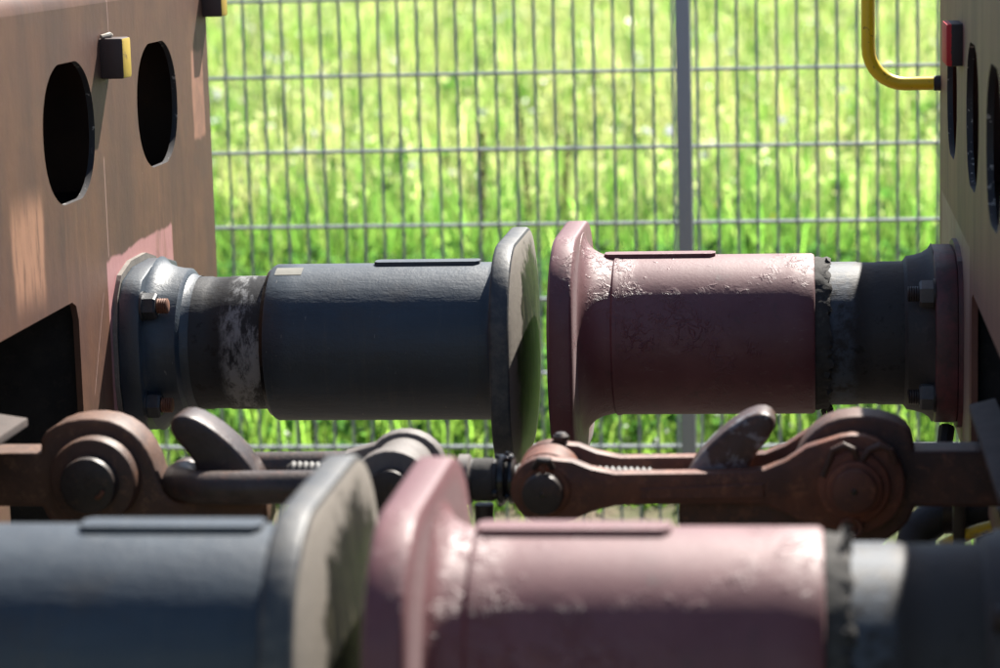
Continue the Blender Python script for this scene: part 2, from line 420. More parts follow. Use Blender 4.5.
# ------------------------------------------------------------------ wagons
def headstock(parent, wx, s, holes, mat, ymax, ytop):
    """folded end plate: wx = world x of the front face, s = outward direction"""
    bm = bmesh.new(); Z0, Z1, O, OT = .905, 1.590, .556, 1.172
    def loop(pts):
        v = [bm.verts.new((wx, y, z)) for y, z in pts]
        for i in range(len(v)): bm.edges.new((v[i], v[(i + 1) % len(v)]))
    c = .03
    loop([(-ymax, Z0), (-O, Z0), (-O, OT - c), (-O + .01, OT - .008), (-O + c, OT), (O - c, OT), (O - .01, OT - .008), (O, OT - c), (O, Z0), (ymax, Z0), (ymax, Z1), (-ymax, Z1)])
    for y0, z0 in holes:
        pts = []
        for k in range(96):
            a = 2 * math.pi * (k + .5) / 96; cx, cy = math.cos(a), math.sin(a)
            px = .133 * math.copysign(abs(cx) ** .82, cx); py = .1035 * max(-.965, min(.965, math.copysign(abs(cy) ** .92, cy)))
            pts.append((y0 + px, z0 + py))
        loop(pts)
    bmesh.ops.triangle_fill(bm, edges=bm.edges[:], use_beauty=True)
    r = bmesh.ops.extrude_face_region(bm, geom=bm.faces[:])
    bmesh.ops.translate(bm, verts=[e for e in r['geom'] if isinstance(e, bmesh.types.BMVert)], vec=(-s * .009, 0, 0))
    # rounded fold at the top running back as a flange
    R = .034; prev = None
    prof = [(wx - s * R * (1 - math.cos(rad(a))), Z1 + R * math.sin(rad(a))) for a in range(0, 91, 15)] + [(wx - s * .16, Z1 + R)]
    lo = [(wx - s * (R - (R - .014) * math.cos(rad(a))), Z1 + (R - .014) * math.sin(rad(a))) for a in range(0, 91, 15)] + [(wx - s * .16, Z1 + R - .014)]
    rows = []
    for (x, z), (x2, z2) in zip(prof, lo):
        rows.append([bm.verts.new(q) for q in ((x, -ymax, z), (x, ymax, z), (x2, ymax, z2), (x2, -ymax, z2))])
    for a, b in zip(rows, rows[1:]):
        for k in range(4): bm.faces.new((a[k], a[(k + 1) % 4], b[(k + 1) % 4], b[k]))
    bm.faces.new(rows[-1])
    hs = obj('headstock', bm, [mat, 'hole_edge'], parent, origin=(wx, 0, 0), sharp=28)
    for p in hs.data.polygons:
        if abs(p.normal.x) < .3 and 1.29 < p.center.z < 1.53 and abs(p.center.y) < ymax - .05: p.material_index = 1
    return hs

def make_nut(name, mat, r, h):
    """hexagon nut, axis X, base at x = 0"""
    prof = [(0, r), (h * .86, r), (h, r * .86)]
    vs, fs = lathe(prof, (0, 0, 0), 'X', 6); return vs, fs
def thread_geo(r, L, pitch=.0035, n=20):
    prof = [(0, r)]; t = 0
    while t < L - pitch:
        prof += [(t + pitch * .5, r * .90), (t + pitch, r)]; t += pitch
    prof += [(L, r * .85)]
    return lathe(prof, (0, 0, 0), 'X', n)
SHARED = {}

def buffer(parent, wx, s, yc, zc, label, style, hshift, bar0, bar1, sl_r, fil, far):
    """railway buffer. wx: wall, s: outward direction, bar0/bar1: outer sleeve start and end, distance from the wall"""
    b = empty('buffer', (wx, yc, zc), label, None, parent)
    L = style == 'left'
    W = (wx, yc, zc)
    P = lambda prof: [(s * t, r) for t, r in prof]
    paint = 'black' if L else 'maroon'
    # backing bead and base flange
    out = chamfer_rect(.151, .138, .056)
    out = smooth_loop([(yc + y, zc + z) for y, z in out], 1)
    obj('backing_plate', prism_bm(out, wx + s * .0, wx + s * .007, 'X', .0), 'plate_pale' if L else 'flange_right', b, W)
    out = [(yc + y, zc + z) for y, z in chamfer_rect(.150, .129, .052)]
    out = smooth_loop(out, 1)
    obj('base_flange', prism_bm(out, wx + s * .007, wx + s * .040, 'X', .004), 'black' if L else 'flange_right', b, W)
    # flared neck
    if L: pr = [(.040, .137), (.043, .132), (.050, .126), (.060, .1215), (.074, .1185), (.086, .1175), (.089, .114), (.091, .109), (.096, .1065), (.104, .1055)]
    else: pr = [(.040, .136), (.045, .128), (.054, .122), (.066, .1185), (.078, .1165), (.081, .112), (.083, .110)]
    obj('neck', lathe(P(pr), W, n=80, closed=False), 'black' if L else 'neck_right', b, W)
    # inner sleeve
    pr = [(.078, sl_r), (.12, sl_r), (.123, sl_r - .0012), (.150, sl_r - .0012), (.152, sl_r), (bar0 + .08, sl_r)]
    obj('inner_sleeve', lathe(P(pr), W, n=80, closed=False), 'sleeve_left' if L else 'sleeve_right', b, W)
    # rubber wiper ring / torn gaiter at the mouth of the outer sleeve
    R = .1225
    if L:
        pr = [(bar0 + .012, sl_r - .002), (bar0 - .004, sl_r + .004), (bar0 - .005, sl_r + .011), (bar0 + .003, sl_r + .014), (bar0 + .012, sl_r + .012)]
        obj('wiper_ring', lathe(P(pr), W, n=64, closed=False), 'grease_black', b, W)
    else:
        rr = random.Random(int(far) + 5); vs, fs = [], []; n = 120
        for i, (t, r) in enumerate([(bar0 + .01, R - .007), (bar0 - .004, R - .006), (bar0 - .012, R - .0075), (bar0 - .018, R - .0065), (bar0 - .0225, R - .009), (bar0 - .019, sl_r + .001), (bar0, sl_r)]):
            for k in range(n):
                a = 2 * math.pi * k / n; j = rr.uniform(-.0022, .0022) if 0 < i < 5 else 0
                j2 = rr.uniform(-.004, .003) if i in (3, 4) else 0
                if i in (3, 4) and rr.random() < .10: j += rr.uniform(.002, .009)
                vs.append((wx + s * (t + j2), yc + (r + j) * math.cos(a), zc + (r + j) * math.sin(a)))
        for i in range(6):
            for k in range(n): fs.append((i * n + k, i * n + (k + 1) % n, (i + 1) * n + (k + 1) % n, (i + 1) * n + k))
        obj('torn_gaiter', (vs, fs), 'rubber', b, W, sharp=60)
        for k in range(9):          # hanging shreds along the lower and upper edge
            a = rad(rr.choice([-104, -98, -92, -86, -100, -95, 84, 100, 60])) + rr.uniform(-.04, .04); t = bar0 - .012 - rr.uniform(0, .012)
            p0 = Vector((wx + s * t, yc + (R - .009) * math.cos(a), zc + (R - .009) * math.sin(a))); d = Vector((rr.uniform(-.004, .004), math.cos(a) * .006, math.sin(a) * rr.uniform(.008, .016)))
            obj('rubber_shred', tube([p0, p0 + d * .5 + Vector((rr.uniform(-.003, .003), 0, 0)), p0 + d], [.0032, .0026, .0008], 6), 'rubber', b, W)
    # outer sleeve with flare into the head
    e = bar1; pr = [(bar0 + .006, R - .010), (bar0, R - .006), (bar0 + .001, R - .0022), (bar0 + .005, R)]
    if L:
        pr += [(bar0 + (e - fil - bar0) * k / 8, R) for k in range(1, 9)]
    else:
        sm = e - fil - .006
        pr += [(bar0 + (sm - bar0) * k / 8, R) for k in range(1, 8)] + [(sm - .006, R), (sm - .003, R + .0010), (sm + .002, R + .0012), (sm + .005, R - .0016), (sm + .009, R - .0008)]
    for k in range(1, 10):
        a = rad(9.5 * k); pr.append((e - fil + fil * math.sin(a), R - .0005 + (fil * .84) * (1 - math.cos(a))))
    pr.append((e + .004, R + fil * .80))
    obj('outer_sleeve', lathe(P(pr), W, n=112, closed=False), paint, b, W)
    # head: rounded slab, convex face
    th = .030 if L else .036; hx = e; a_, b_, rc = .226, .176, .132
    base = round_rect(a_, b_, rc, 12); m = len(base); vs, fs, mi = [], [], []
    def ring(x, k, inset=0.0):
        for y, z in base:
            q = math.hypot(y, z); f = k * (1 - inset / q); vs.append((wx + s * x, yc + y * f, zc - .011 + z * f))
    def sag(k): return .017 * (1 - k * k)
    rings = [(hx - .001, .30, 0, 0), (hx, .86, 0, 0), (hx + .001, 1, .004, 0), (hx + .003, 1, .0010, 0), (hx + .006, 1, 0, 0), (hx + th * .82, 1, 0, 0), (hx + th * .94, 1, .0018, 0), (hx + th, 1, .006, 1)]
    rings += [(hx + th + sag(k) - sag(.96) + .001, k, 0, 1) for k in (.9, .8, .65, .5, .35, .2, .08)]
    for x, k, ins, mt in rings: ring(x, k, ins)
    for i in range(len(rings) - 1):
        for k in range(m):
            fs.append((i * m + k, i * m + (k + 1) % m, (i + 1) * m + (k + 1) % m, (i + 1) * m + k)); mi.append(1 if rings[i + 1][3] and rings[i][3] else 0)
    fs.append(tuple((len(rings) - 1) * m + k for k in range(m))); mi.append(1)
    obj('buffer_head', (vs, fs, mi), ['rim_left' if L else 'maroon', 'face_left' if L else 'face_right'], b, (wx + s * hx, yc, zc), sharp=40)
    # flat wear strip on top of the sleeve
    x0, x1 = (e - .200, e - .036) if L else (e - .202, e - .033)
    o = chamfer_rect((x1 - x0) / 2, .017, .006); o = [(wx + s * (x0 + x1) / 2 + x, yc + y) for x, y in o]
    bm = bmesh.new(); zt = zc + R
    va = [bm.verts.new((x, y, zt - .006)) for x, y in o]; vb = [bm.verts.new((x, y, zt + .0045)) for x, y in o]
    bm.faces.new(va); bm.faces.new(vb[::-1])
    for k in range(len(o)): bm.faces.new((va[k], vb[k], vb[(k + 1) % len(o)], va[(k + 1) % len(o)]))
    obj('wear_strip', bevelled(bm, .0015), paint, b)
    if L and far:
        vs, fs = lathe([(.232, R + .0006), (.274, R + .0006)], W, n=6, closed=False, a0=rad(101), a1=rad(113))
        obj('cream_sticker', (vs, fs), 'sticker', b, W)
    # bolts
    for dy in (-.118, .118):
        for dz in (-.077, .077):
            key = style
            if (key, 'nut') not in SHARED:
                g = make_nut('nut', 0, .0205, .023); vs = [(s * v[0] + wx + s * .040, v[1] + yc + dy, v[2] + zc + dz) for v in g[0]]
                SHARED[key, 'nut'] = obj('nut', (vs, g[1]), 'nut_black' if L else 'nut_grey', b, (wx + s * .040, yc + dy, zc + dz), sharp=20)
                g = thread_geo(.0118, .040); vs = [(s * v[0] + wx + s * .040, v[1] + yc + dy, v[2] + zc + dz) for v in g[0]]
                SHARED[key, 'bolt'] = obj('bolt', (vs, g[1]), 'rust_orange' if L else 'dark_steel', b, (wx + s * .040, yc + dy, zc + dz), sharp=60)
                SHARED[key, 'washer'] = obj('washer', lathe([(s * .0395, .023), (s * .043, .023)], (wx, yc + dy, zc + dz), n=24), 'nut_black' if L else 'dark_steel', b, (wx + s * .040, yc + dy, zc + dz))
            else:
                q = (wx + s * .040, yc + dy, zc + dz)
                c = copy(SHARED[key, 'nut'], q, b); c.rotation_euler.x = rnd.uniform(0, 1); copy(SHARED[key, 'bolt'], q, b); copy(SHARED[key, 'washer'], q, b)
    return b

def hook_outline(u0):
    """draw hook side view: u = distance from the pin towards the gap, z from the pin; smooth apart from the shank"""
    top = [(-.072, .034), (-.070, .056), (-.045, .072), (-.010, .078), (.025, .073), (.052, .054), (.066, .030), (.074, .004), (.084, -.020), (.100, -.028), (.117, -.022), (.127, -.004),
           (.122, .018), (.110, .036), (.095, .054), (.090, .068), (.099, .080), (.117, .080), (.144, .065), (.174, .038), (.195, .010), (.208, -.025), (.208, -.062), (.180, -.096), (.130, -.112), (.075, -.112), (.020, -.100), (-.030, -.082), (-.062, -.058), (-.073, -.034)]
    q = []
    for i in range(len(top) - 1):
        a, b = top[i], top[i + 1]; q += [(a[0] * .75 + b[0] * .25, a[1] * .75 + b[1] * .25), (a[0] * .25 + b[0] * .75, a[1] * .25 + b[1] * .75)]
    return [(u0, .034), top[0]] + q + [top[-1], (u0, -.034)]

def mk_hook(name, s, body, horn, worn):
    n = N(name); x, y, z = n.xyz()
    a = n.noise(18, 6, .65); b = n.noise(60, 5, .7)
    def tone(c): return n.mix(n.math('MULTIPLY', n.step(b, .52, .7), .8), n.mix(n.step(a, .32, .68), c[0], c[1]), c[2])
    u = n.math('ADD', n.math('MULTIPLY', x, s), n.math('MULTIPLY', n.math('SUBTRACT', a, .5), .03))
    m = n.math('MULTIPLY', n.step(u, .086, .100), n.step(z, -.03, .005))
    hc = tone(horn)
    if worn: hc = n.mix(n.step(n.noise(26, 6, .7, (1, 1, 1), .6), .50, .57), hc, n.mix(b, (.26, .25, .255), (.17, .165, .17)))
    nm = n.bump(n.noise(150, 5, .65), .45, .0012); nm = n.bump(n.noise(28, 4), .45, .003, nm)
    return n.done(n.mix(m, tone(body), hc), n.mixf(m, .58, .42), 0, nm)
MT['hook_left'] = mk_hook('rusty_hook_left', 1.0, ((.125, .060, .036), (.070, .037, .026), (.22, .11, .060)), ((.060, .038, .033), (.036, .026, .025), (.10, .052, .036)), False)
MT['hook_right'] = mk_hook('rusty_hook_right', -1.0, ((.105, .048, .032), (.055, .032, .026), (.18, .080, .048)), ((.085, .045, .034), (.05, .03, .026), (.14, .07, .05)), True)
def hook(parent, px, pz, s, horn):
    """s = direction of the gap"""
    h = empty('draw_hook', (px, 0, pz), None, None, parent)
    ol = [(px + s * u, pz + z) for u, z in hook_outline(-.75)]
    bm = prism_bm(ol, -.030, .030, 'Y', .009, 3)
    obj('hook_body', bm, horn, h, (px, 0, pz), sharp=35)
    return h

LW, RW = -.635, .640
left = empty('freight_wagon', (LW, 0, .9), 'brown rusty freight wagon end with oval holes and slate black buffers', 'wagon')
right = empty('freight_wagon', (RW, 0, .9), 'grey brown wagon end with maroon buffers and a yellow grab handle', 'wagon')
headstock(left, LW, 1, [(-1.08, 1.413), (-.60, 1.413), (-.02, 1.413), (.560, 1.413), (1.080, 1.415)], 'wagon_left', 1.452, 1.6)
headstock(right, RW, -1, [(1.045, 1.412), (.548, 1.415), (.14, 1.41), (-.36, 1.41), (-.90, 1.41)], 'wagon_right', 1.402, 1.6)
for wg, wx, s, ym, mat in ((left, LW, 1, 1.452, 'wagon_left'), (right, RW, -1, 1.402, 'wagon_right')):
    def bx(x0, x1): return (min(wx - s * x0, wx - s * x1), max(wx - s * x0, wx - s * x1))
    obj('deck', box_bm(*bx(.162, 7.0), -ym, ym, 1.594, 1.622), mat, wg, (wx, 0, 0))
    for q in (-1, 1):
        y0, y1 = (ym - .012, ym - .002) if q > 0 else (-ym + .002, -ym + .012)
        obj('side_sill', box_bm(*bx(.016, 7.0), y0, y1, .96, 1.592), mat, wg, (wx, 0, 0))
    obj('inner_dark_plate', box_bm(*bx(.016, 7.0), -ym + .014, ym - .014, 1.215, 1.235), 'grime', wg)  # unseen dark plate added to close the box so the holes stay black
    obj('light_block_plate', box_bm(*bx(1.0, 1.02), -ym + .014, ym - .014, .70, 1.213), 'grime', wg)  # unseen plate added to block light from behind the opening
    for q in (-1, 1):   # draft sills either side of the draw gear, deepened to darken the opening
        y0, y1 = (.575, .590) if q > 0 else (-.590, -.575)
        obj('draft_sill', box_bm(*bx(.0095, .998), y0, y1, .72, 1.213), 'grime', wg)

ZL, ZR = 1.0535, 1.0615
buffer(left, LW, 1, .885, ZL - .0015, 'slate black round buffer at the far side, dusty rounded head', 'left', 0, .222, .583, .1045, .020, True)
buffer(left, LW, 1, -.875, ZL + .005, 'slate black buffer nearest the camera, blurred', 'left', 0, .222, .606, .1045, .020, False)
buffer(right, RW, -1, .875, ZR, 'maroon buffer at the far side with cracked lumpy paint', 'right', 0, .215, .567, .1090, .046, True)
buffer(right, RW, -1, -.875, ZR - .005, 'maroon buffer nearest the camera, blurred', 'right', 0, .215, .548, .1090, .030, False)

# lugs on the end plates
def mk_red_lug():
    n = N('red_edged_lug')
    x = n.math('ADD', n.xyz()[0], n.math('MULTIPLY', n.math('SUBTRACT', n.noise(120, 5, .7), .5), .006))
    red = n.math('SUBTRACT', 1.0, n.step(x, -.0055, -.0045))
    return n.done(n.mix(red, (.030, .022, .022), (.56, .016, .022)), .62, 0, n.bump(n.noise(90, 4), .3, .001))
MT['red_lug'] = mk_red_lug()
def lug(parent, wx, s, y0, y1, z0, z1, pr, face):
    bm = box_bm(min(wx - s * .002, wx + s * pr), max(wx - s * .002, wx + s * pr), y0, y1, z0, z1, .005)
    o = obj('lug', bm, [face if face == 'red_lug' else 'lug', face], parent)
    for p in o.data.polygons:
        if p.normal.x * s > .5: p.material_index = 1
    return o
lug(left, LW, 1, .742, .790, 1.477, 1.538, .036, 'yellow_chip')
lug(left, LW, 1, 1.425, 1.470, 1.540, 1.600, .036, 'yellow_chip')
lug(left, LW, 1, .05, .098, 1.477, 1.538, .036, 'yellow_chip')
lug(right, RW, -1, .770, .885, 1.470, 1.532, .024, 'red_lug')
# bead of paint left on top of the yellow lug
obj('weld_bead', tube([(LW + .003, .742, 1.5405), (LW + .012, .76, 1.5425), (LW + .006, .79, 1.5405)], [.003, .004, .003], 8), 'weld', left)

# grab handle
hp = [(.705, 1.385, 1.622), (.705, 1.385, 1.66)]
for k in range(1, 9):
    a = rad(90 * k / 8); hp.append((.643 + .062 * math.cos(a), 1.385, 1.668 + .062 * math.sin(a)))
for k in range(0, 9):
    a = rad(90 * k / 8); hp.append((.581 - .062 * math.sin(a), 1.385, 1.668 + .062 * math.cos(a)))
hp += [(.519, 1.385, z) for z in (1.6, 1.53, 1.47)]
for k in range(1, 9):
    a = rad(90 * k / 8); hp.append((.519 + .062 * (1 - math.cos(a)), 1.385, 1.466 - .062 * math.sin(a)))
hp += [(.60, 1.385, 1.404), (.628, 1.385, 1.404)]
gh = obj('grab_handle', tube(hp, .0115, 18), 'yellow', right, label='yellow bent tube handle')
obj('end_cap', tube([(.629, 1.385, 1.404), (.642, 1.385, 1.404)], .0128, 18), 'hose', gh)

# draw hooks with pins
PL, PR, PZ = -.452, .4655, 1.035
hl = hook(left, PL, PZ, 1, 'hook_left'); hr = hook(right, PR, PZ, -1, 'hook_right')
def disc(name, x, y0, y1, z, r, mat, parent, bev=.003, n=48):
    s = 1 if y1 > y0 else -1
    pr = [(y0, r * .98), (y0, r), (y1 - s * bev, r), (y1 - s * bev * .3, r - bev * .3), (y1, r - bev), (y1, r * .2), (y1, .0008)]
    return obj(name, lathe(pr, (x, 0, z), 'Y', n), mat, parent)
for s in (-1, 1):
    disc('washer', PL, s * .030, s * .062, PZ + .004, .0545, 'rust', hl, .006)
    disc('pin', PL, s * .056, s * .084, PZ + .004, .0345, 'dark_steel', hl, .004)
# a small dent-like cotter head on the left pin
obj('cotter_pin', tube([(PL + .012, -.086, PZ - .010), (PL + .018, -.088, PZ - .006), (PL + .021, -.086, PZ - .001)], .0028, 8), 'rust_orange', hl)

# hook guide plates fixed to the headstocks
def guide(parent, wx, s, pr, y0, y1, z, tilt, mat):
    dz = math.tan(tilt) * pr
    vs = [(wx, y0, z + dz), (wx + s * pr, y0, z), (wx + s * pr, y1, z), (wx, y1, z + dz)]
    vs = vs + [(x, y, zz + .010) for x, y, zz in vs]
    fs = [(0, 1, 2, 3), (4, 5, 6, 7), (0, 1, 5, 4), (1, 2, 6, 5), (2, 3, 7, 6), (3, 0, 4, 7)]
    bm = bmesh.new(); v = [bm.verts.new(q) for q in vs]; [bm.faces.new([v[i] for i in f]) for f in fs]
    bmesh.ops.recalc_face_normals(bm, faces=bm.faces)
    return obj('guide_plate', bevelled(bm, .0015), mat, parent)
guide(left, LW, 1, .092, -.42, -.010, 1.099, rad(9), 'plate_grey')
guide(right, RW, -1, .032, -.42, .090, 1.092, rad(14), 'plate_grey')
obj('guide_block', box_bm(LW - .02, LW + .004, -.20, .175, .88, .985, .003), 'wagon_left', left)
obj('guide_block', box_bm(RW - .004, RW + .02, -.30, .155, .945, .990, .003), 'wagon_right', right)

# brake gear under the right hook
bh = obj('brake_pipe', tube([(RW + .5, .28, .93), (RW + .02, .28, .93), (RW - .05, .28, .925), (RW - .085, .27, .90), (RW - .10, .25, .84), (RW - .10, .20, .76), (RW - .10, .12, .70), (RW - .08, .02, .68)], .026, 16), 'hose', right)
obj('hose_clamp', lathe([(0, .031), (.03, .031)], (RW - .055, .28, .925), 'X', 20), 'dark_steel', bh)
obj('cock_handle', tube([(RW + .010, .20, .925), (RW - .012, .20, .918), (RW - .035, .20, .909), (RW - .060, .20, .898)], [.007, .008, .008, .006], 10), 'yellow', bh, label='yellow brake cock lever')
obj('support_strap', tube([(RW - .02, .80, .93), (RW - .03, .76, .88), (RW + .02, .70, .82)], .012, 8), 'hose', right)
obj('brace', box_bm(RW - .045, RW - .030, .19, .215, .87, .955, .003), 'dark_steel', right)

# ------------------------------------------------------------------ screw coupling
cp = empty('screw_coupling', (0, 0, .9), 'rusty screw coupling stretched between the two draw hooks', 'coupling')
NX, NZ = .0995, 1.0275       # right trunnion
BX, BZ = -.083, 1.033        # left trunnion
bz = PZ - .004
# bow: round bar bent round the left hook
bp = []
for x in (-.080, -.14, -.20, -.26): bp.append((x, -.056, BZ + (bz - BZ) * (x + .080) / (-.22)))
for k in range(0, 13):
    a = rad(-90 - 180 * k / 12); bp.append((-.300 + .056 * 1.02 * math.cos(a), .056 * math.sin(a), bz))
for x in (-.26, -.20, -.14, -.080): bp.append((x, .056, BZ + (bz - BZ) * (x + .080) / (-.22)))
obj('bow', tube(bp, .0205, 20), 'bow_steel', cp)
for s in (-1, 1):
    ey = [(BX + .050 * math.cos(t), BZ + .047 * math.sin(t)) for t in [rad(a) for a in range(-140, 141, 14)]]
    ey = ey + [(BX - .075, BZ + .020), (BX - .075, BZ - .020)]
    y0, y1 = sorted((s * .041, s * .070))
    obj('bow_eye', prism_bm(ey, y0, y1, 'Y', .006, 2), 'grey_dusty', cp)
    disc('trunnion_pin', BX, s * .066, s * .086, BZ, .026, 'dark_steel', cp)
obj('trunnion_nut', lathe([(-.040, .036), (-.038, .040), (.038, .040), (.040, .036)], (BX, 0, BZ), 'Y', 40), 'grey_dusty', cp, sharp=30)
# threaded spindle
def spindle():
    pr = []
    def thr(x0, x1, r, p=.0075):
        x = x0
        while x < x1: pr.extend([(x, r * .86), (x + p * .3, r), (x + p * .6, r), (x + p * .9, r * .86)]); x += p
    pr.append((-.222, .010)); thr(-.218, -.012, .0150); pr.extend([(-.010, .024), (.052, .024)]); thr(.054, .222, .0195); pr.append((.226, .012))
    vs, fs = lathe(pr, (0, 0, 0), 'X', 28); dz = (NZ - BZ) / (NX - BX)
    return [(x, y, z + BZ + (x - BX) * dz) for x, y, z in vs], fs
obj('spindle', spindle(), 'thread', cp, sharp=50)
for x0, x1, r, m in ((-.012, .006, .031, 'grey_dusty'), (.006, .036, .0265, 'rubber'), (.037, .049, .031, 'grease_black'), (.050, .060, .029, 'grease_black')):
    pr = [(x0, r - .004), (x0 + .003, r), (x1 - .003, r), (x1, r - .004)]
    obj('collar', lathe(pr, (0, 0, 1.0285), 'X', 36), m, cp, sharp=50)
for k in range(14):
    a = rnd.uniform(0, 2 * math.pi); x = rnd.uniform(.036, .060); p = Vector((x, .030 * math.cos(a), 1.0285 + .030 * math.sin(a)))
    obj('grease_lump', tube([p, p + Vector((rnd.uniform(-.004, .004), .003 * math.cos(a), .004 * math.sin(a)))], [.004, .0025], 8), 'grease_black', cp)
obj('trunnion_nut', lathe([(-.030, .036), (-.028, .040), (.028, .040), (.030, .036)], (NX, 0, NZ), 'Y', 40), 'rust_red', cp, sharp=30)
# two flat links from the right trunnion to the right hook pin
def link_outline():
    o = []
    RN, RP = .0405, .060
    for a in range(70, 291, 14): o.append((NX + RN * math.cos(rad(a)), NZ + RN * math.sin(rad(a))))
    o += [(NX + .034, NZ - .036), (NX + .056, NZ - .026), (NX + .085, NZ - .0185), (NX + .20, NZ - .016), (PR - .105, PZ - .024), (PR - .070, PZ - .040), (PR - .050, PZ - .052)]
    for a in range(-118, 119, 14): o.append((PR + RP * math.cos(rad(a)), PZ + RP * math.sin(rad(a))))
    o += [(PR - .055, PZ + .045), (PR - .080, PZ + .028), (PR - .105, PZ + .018), (NX + .20, NZ + .022), (NX + .085, NZ + .021), (NX + .056, NZ + .027), (NX + .034, NZ + .036)]
    return o
lk = []
for s in (-1, 1):
    y0, y1 = sorted((s * .034, s * .058))
    l = obj('link', prism_bm(link_outline(), y0, y1, 'Y', .004, 2), 'rust_red', cp); lk.append(l)
    # raised rib along the link
    yy = s * .0585; ro = [(NX + .115, NZ - .010), (PR - .105, PZ - .016), (PR - .105, PZ + .002), (NX + .20, NZ + .006), (NX + .115, NZ + .003)]
    y0, y1 = sorted((s * .0575, s * .0605)); obj('rib', prism_bm(ro, y0, y1, 'Y', .001, 1), 'rust_red', l)
    disc('washer', NX + .001, s * .058, s * .064, NZ, .0305, 'rust_orange' if s < 0 else 'rust', l, .002)
    disc('pin', NX, s * .062, s * .082, NZ, .0245, 'dark_steel', l, .003)
    disc('washer', PR, s * .058, s * .068, PZ - .002, .0425, 'rust_pin', l, .003)
    disc('washer', PR, s * .067, s * .078, PZ - .002, .0335, 'rust_pin', l, .003)
    disc('pin', PR, s * .074, s * .088, PZ - .002, .0265, 'rust_red', l, .003)
    disc('pin_centre', PR, s * .0875, s * .0886, PZ - .002, .004, 'grease_black', l, .0005, 16)
    disc('pin_centre', NX, s * .0815, s * .0826, NZ, .004, 'grease_black', l, .0005, 16)
n0 = lk[0]
obj('cotter_pin', tube([(NX - .010, -.066, NZ + .030), (NX - .004, -.072, NZ + .040), (NX + .008, -.072, NZ + .040), (NX + .011, -.066, NZ + .030)], .0045, 10), 'dark_steel', n0)
obj('cotter_leg', tube([(NX + .002, -.070, NZ + .036), (NX + .001, -.072, NZ + .024)], .0028, 8), 'rust_orange', n0)
obj('lock_bolt', lathe([(0, .010), (.006, .010), (.010, .006), (.011, .001)], (NX + .012, .044, NZ + .040), 'Z', 16), 'dark_steel', lk[1])
# split ring round the big pin: two humps and the loop below
for x0 in (-.012, .030):
    pts = [(PR + x0 - .024, -.066, PZ + .026 - (.014 if x0 < 0 else 0)), (PR + x0 - .012, -.070, PZ + .044), (PR + x0, -.071, PZ + .050), (PR + x0 + .012, -.070, PZ + .044), (PR + x0 + .018, -.066, PZ + .028)]
    obj('split_ring', tube(pts, .0042, 10), 'rust', n0)
pts = [(PR - .004 + .012 * math.cos(rad(a)), -.066, PZ - .050 + .012 * math.sin(rad(a))) for a in range(0, 361, 24)]
obj('cotter_pin', tube(pts, .0038, 10), 'rust_red', n0)
# lever of the screw hanging straight down behind the near heads
lv = obj('lever', tube([(.020, 0, .998), (.020, 0, .90), (.022, 0, .80), (.022, 0, .70)], [.012, .011, .011, .013], 12), 'dark_steel', cp)
obj('lever_weight', lathe([(-.045, .020), (-.04, .032), (.04, .036), (.045, .026)], (.022, 0, .68), 'Z', 24), 'dark_steel', lv)

# ------------------------------------------------------------------ mesh fence
FY = 3.81; PX = .098
fence = empty('mesh_fence', (PX, FY, 0), 'grey double wire mesh fence along the meadow behind the buffers', 'fence')
pm = None
for k in (-1, 0, 1):
    x = PX + k * 2.53
    if pm is None: pm = obj('post', box_bm(x - .020, x + .020, FY - .062, FY - .012, -.02, 1.86, .003), 'post', fence)
    else: copy(pm, (x, FY - .037, .92), fence)
vw = None; zs = [1.486 - .2025 * k for k in range(7)] + [1.688]
for side in (-1, 1):
    for k in range(47):
        x = PX + side * (.030 + .0522 * k) + (0 if side < 0 else .004)
        if vw is None: vw = obj('vertical_wire', lathe([(.05, .0040), (1.80, .0040)], (x, FY, 0), 'Z', 8), 'galv_shaded', fence)
        else: copy(vw, (x, FY, .925), fence)
hw = None
for side in (-1, 1):
    for z in zs:
        for dy in (-.0070, .0070):
            x = PX + side * 1.262
            if hw is None: hw = obj('horizontal_wire', lathe([(-1.245, .0042), (1.245, .0042)], (x, FY + dy, z), 'X', 10), 'galv', fence)
            else: copy(hw, (x, FY + dy, z), fence)

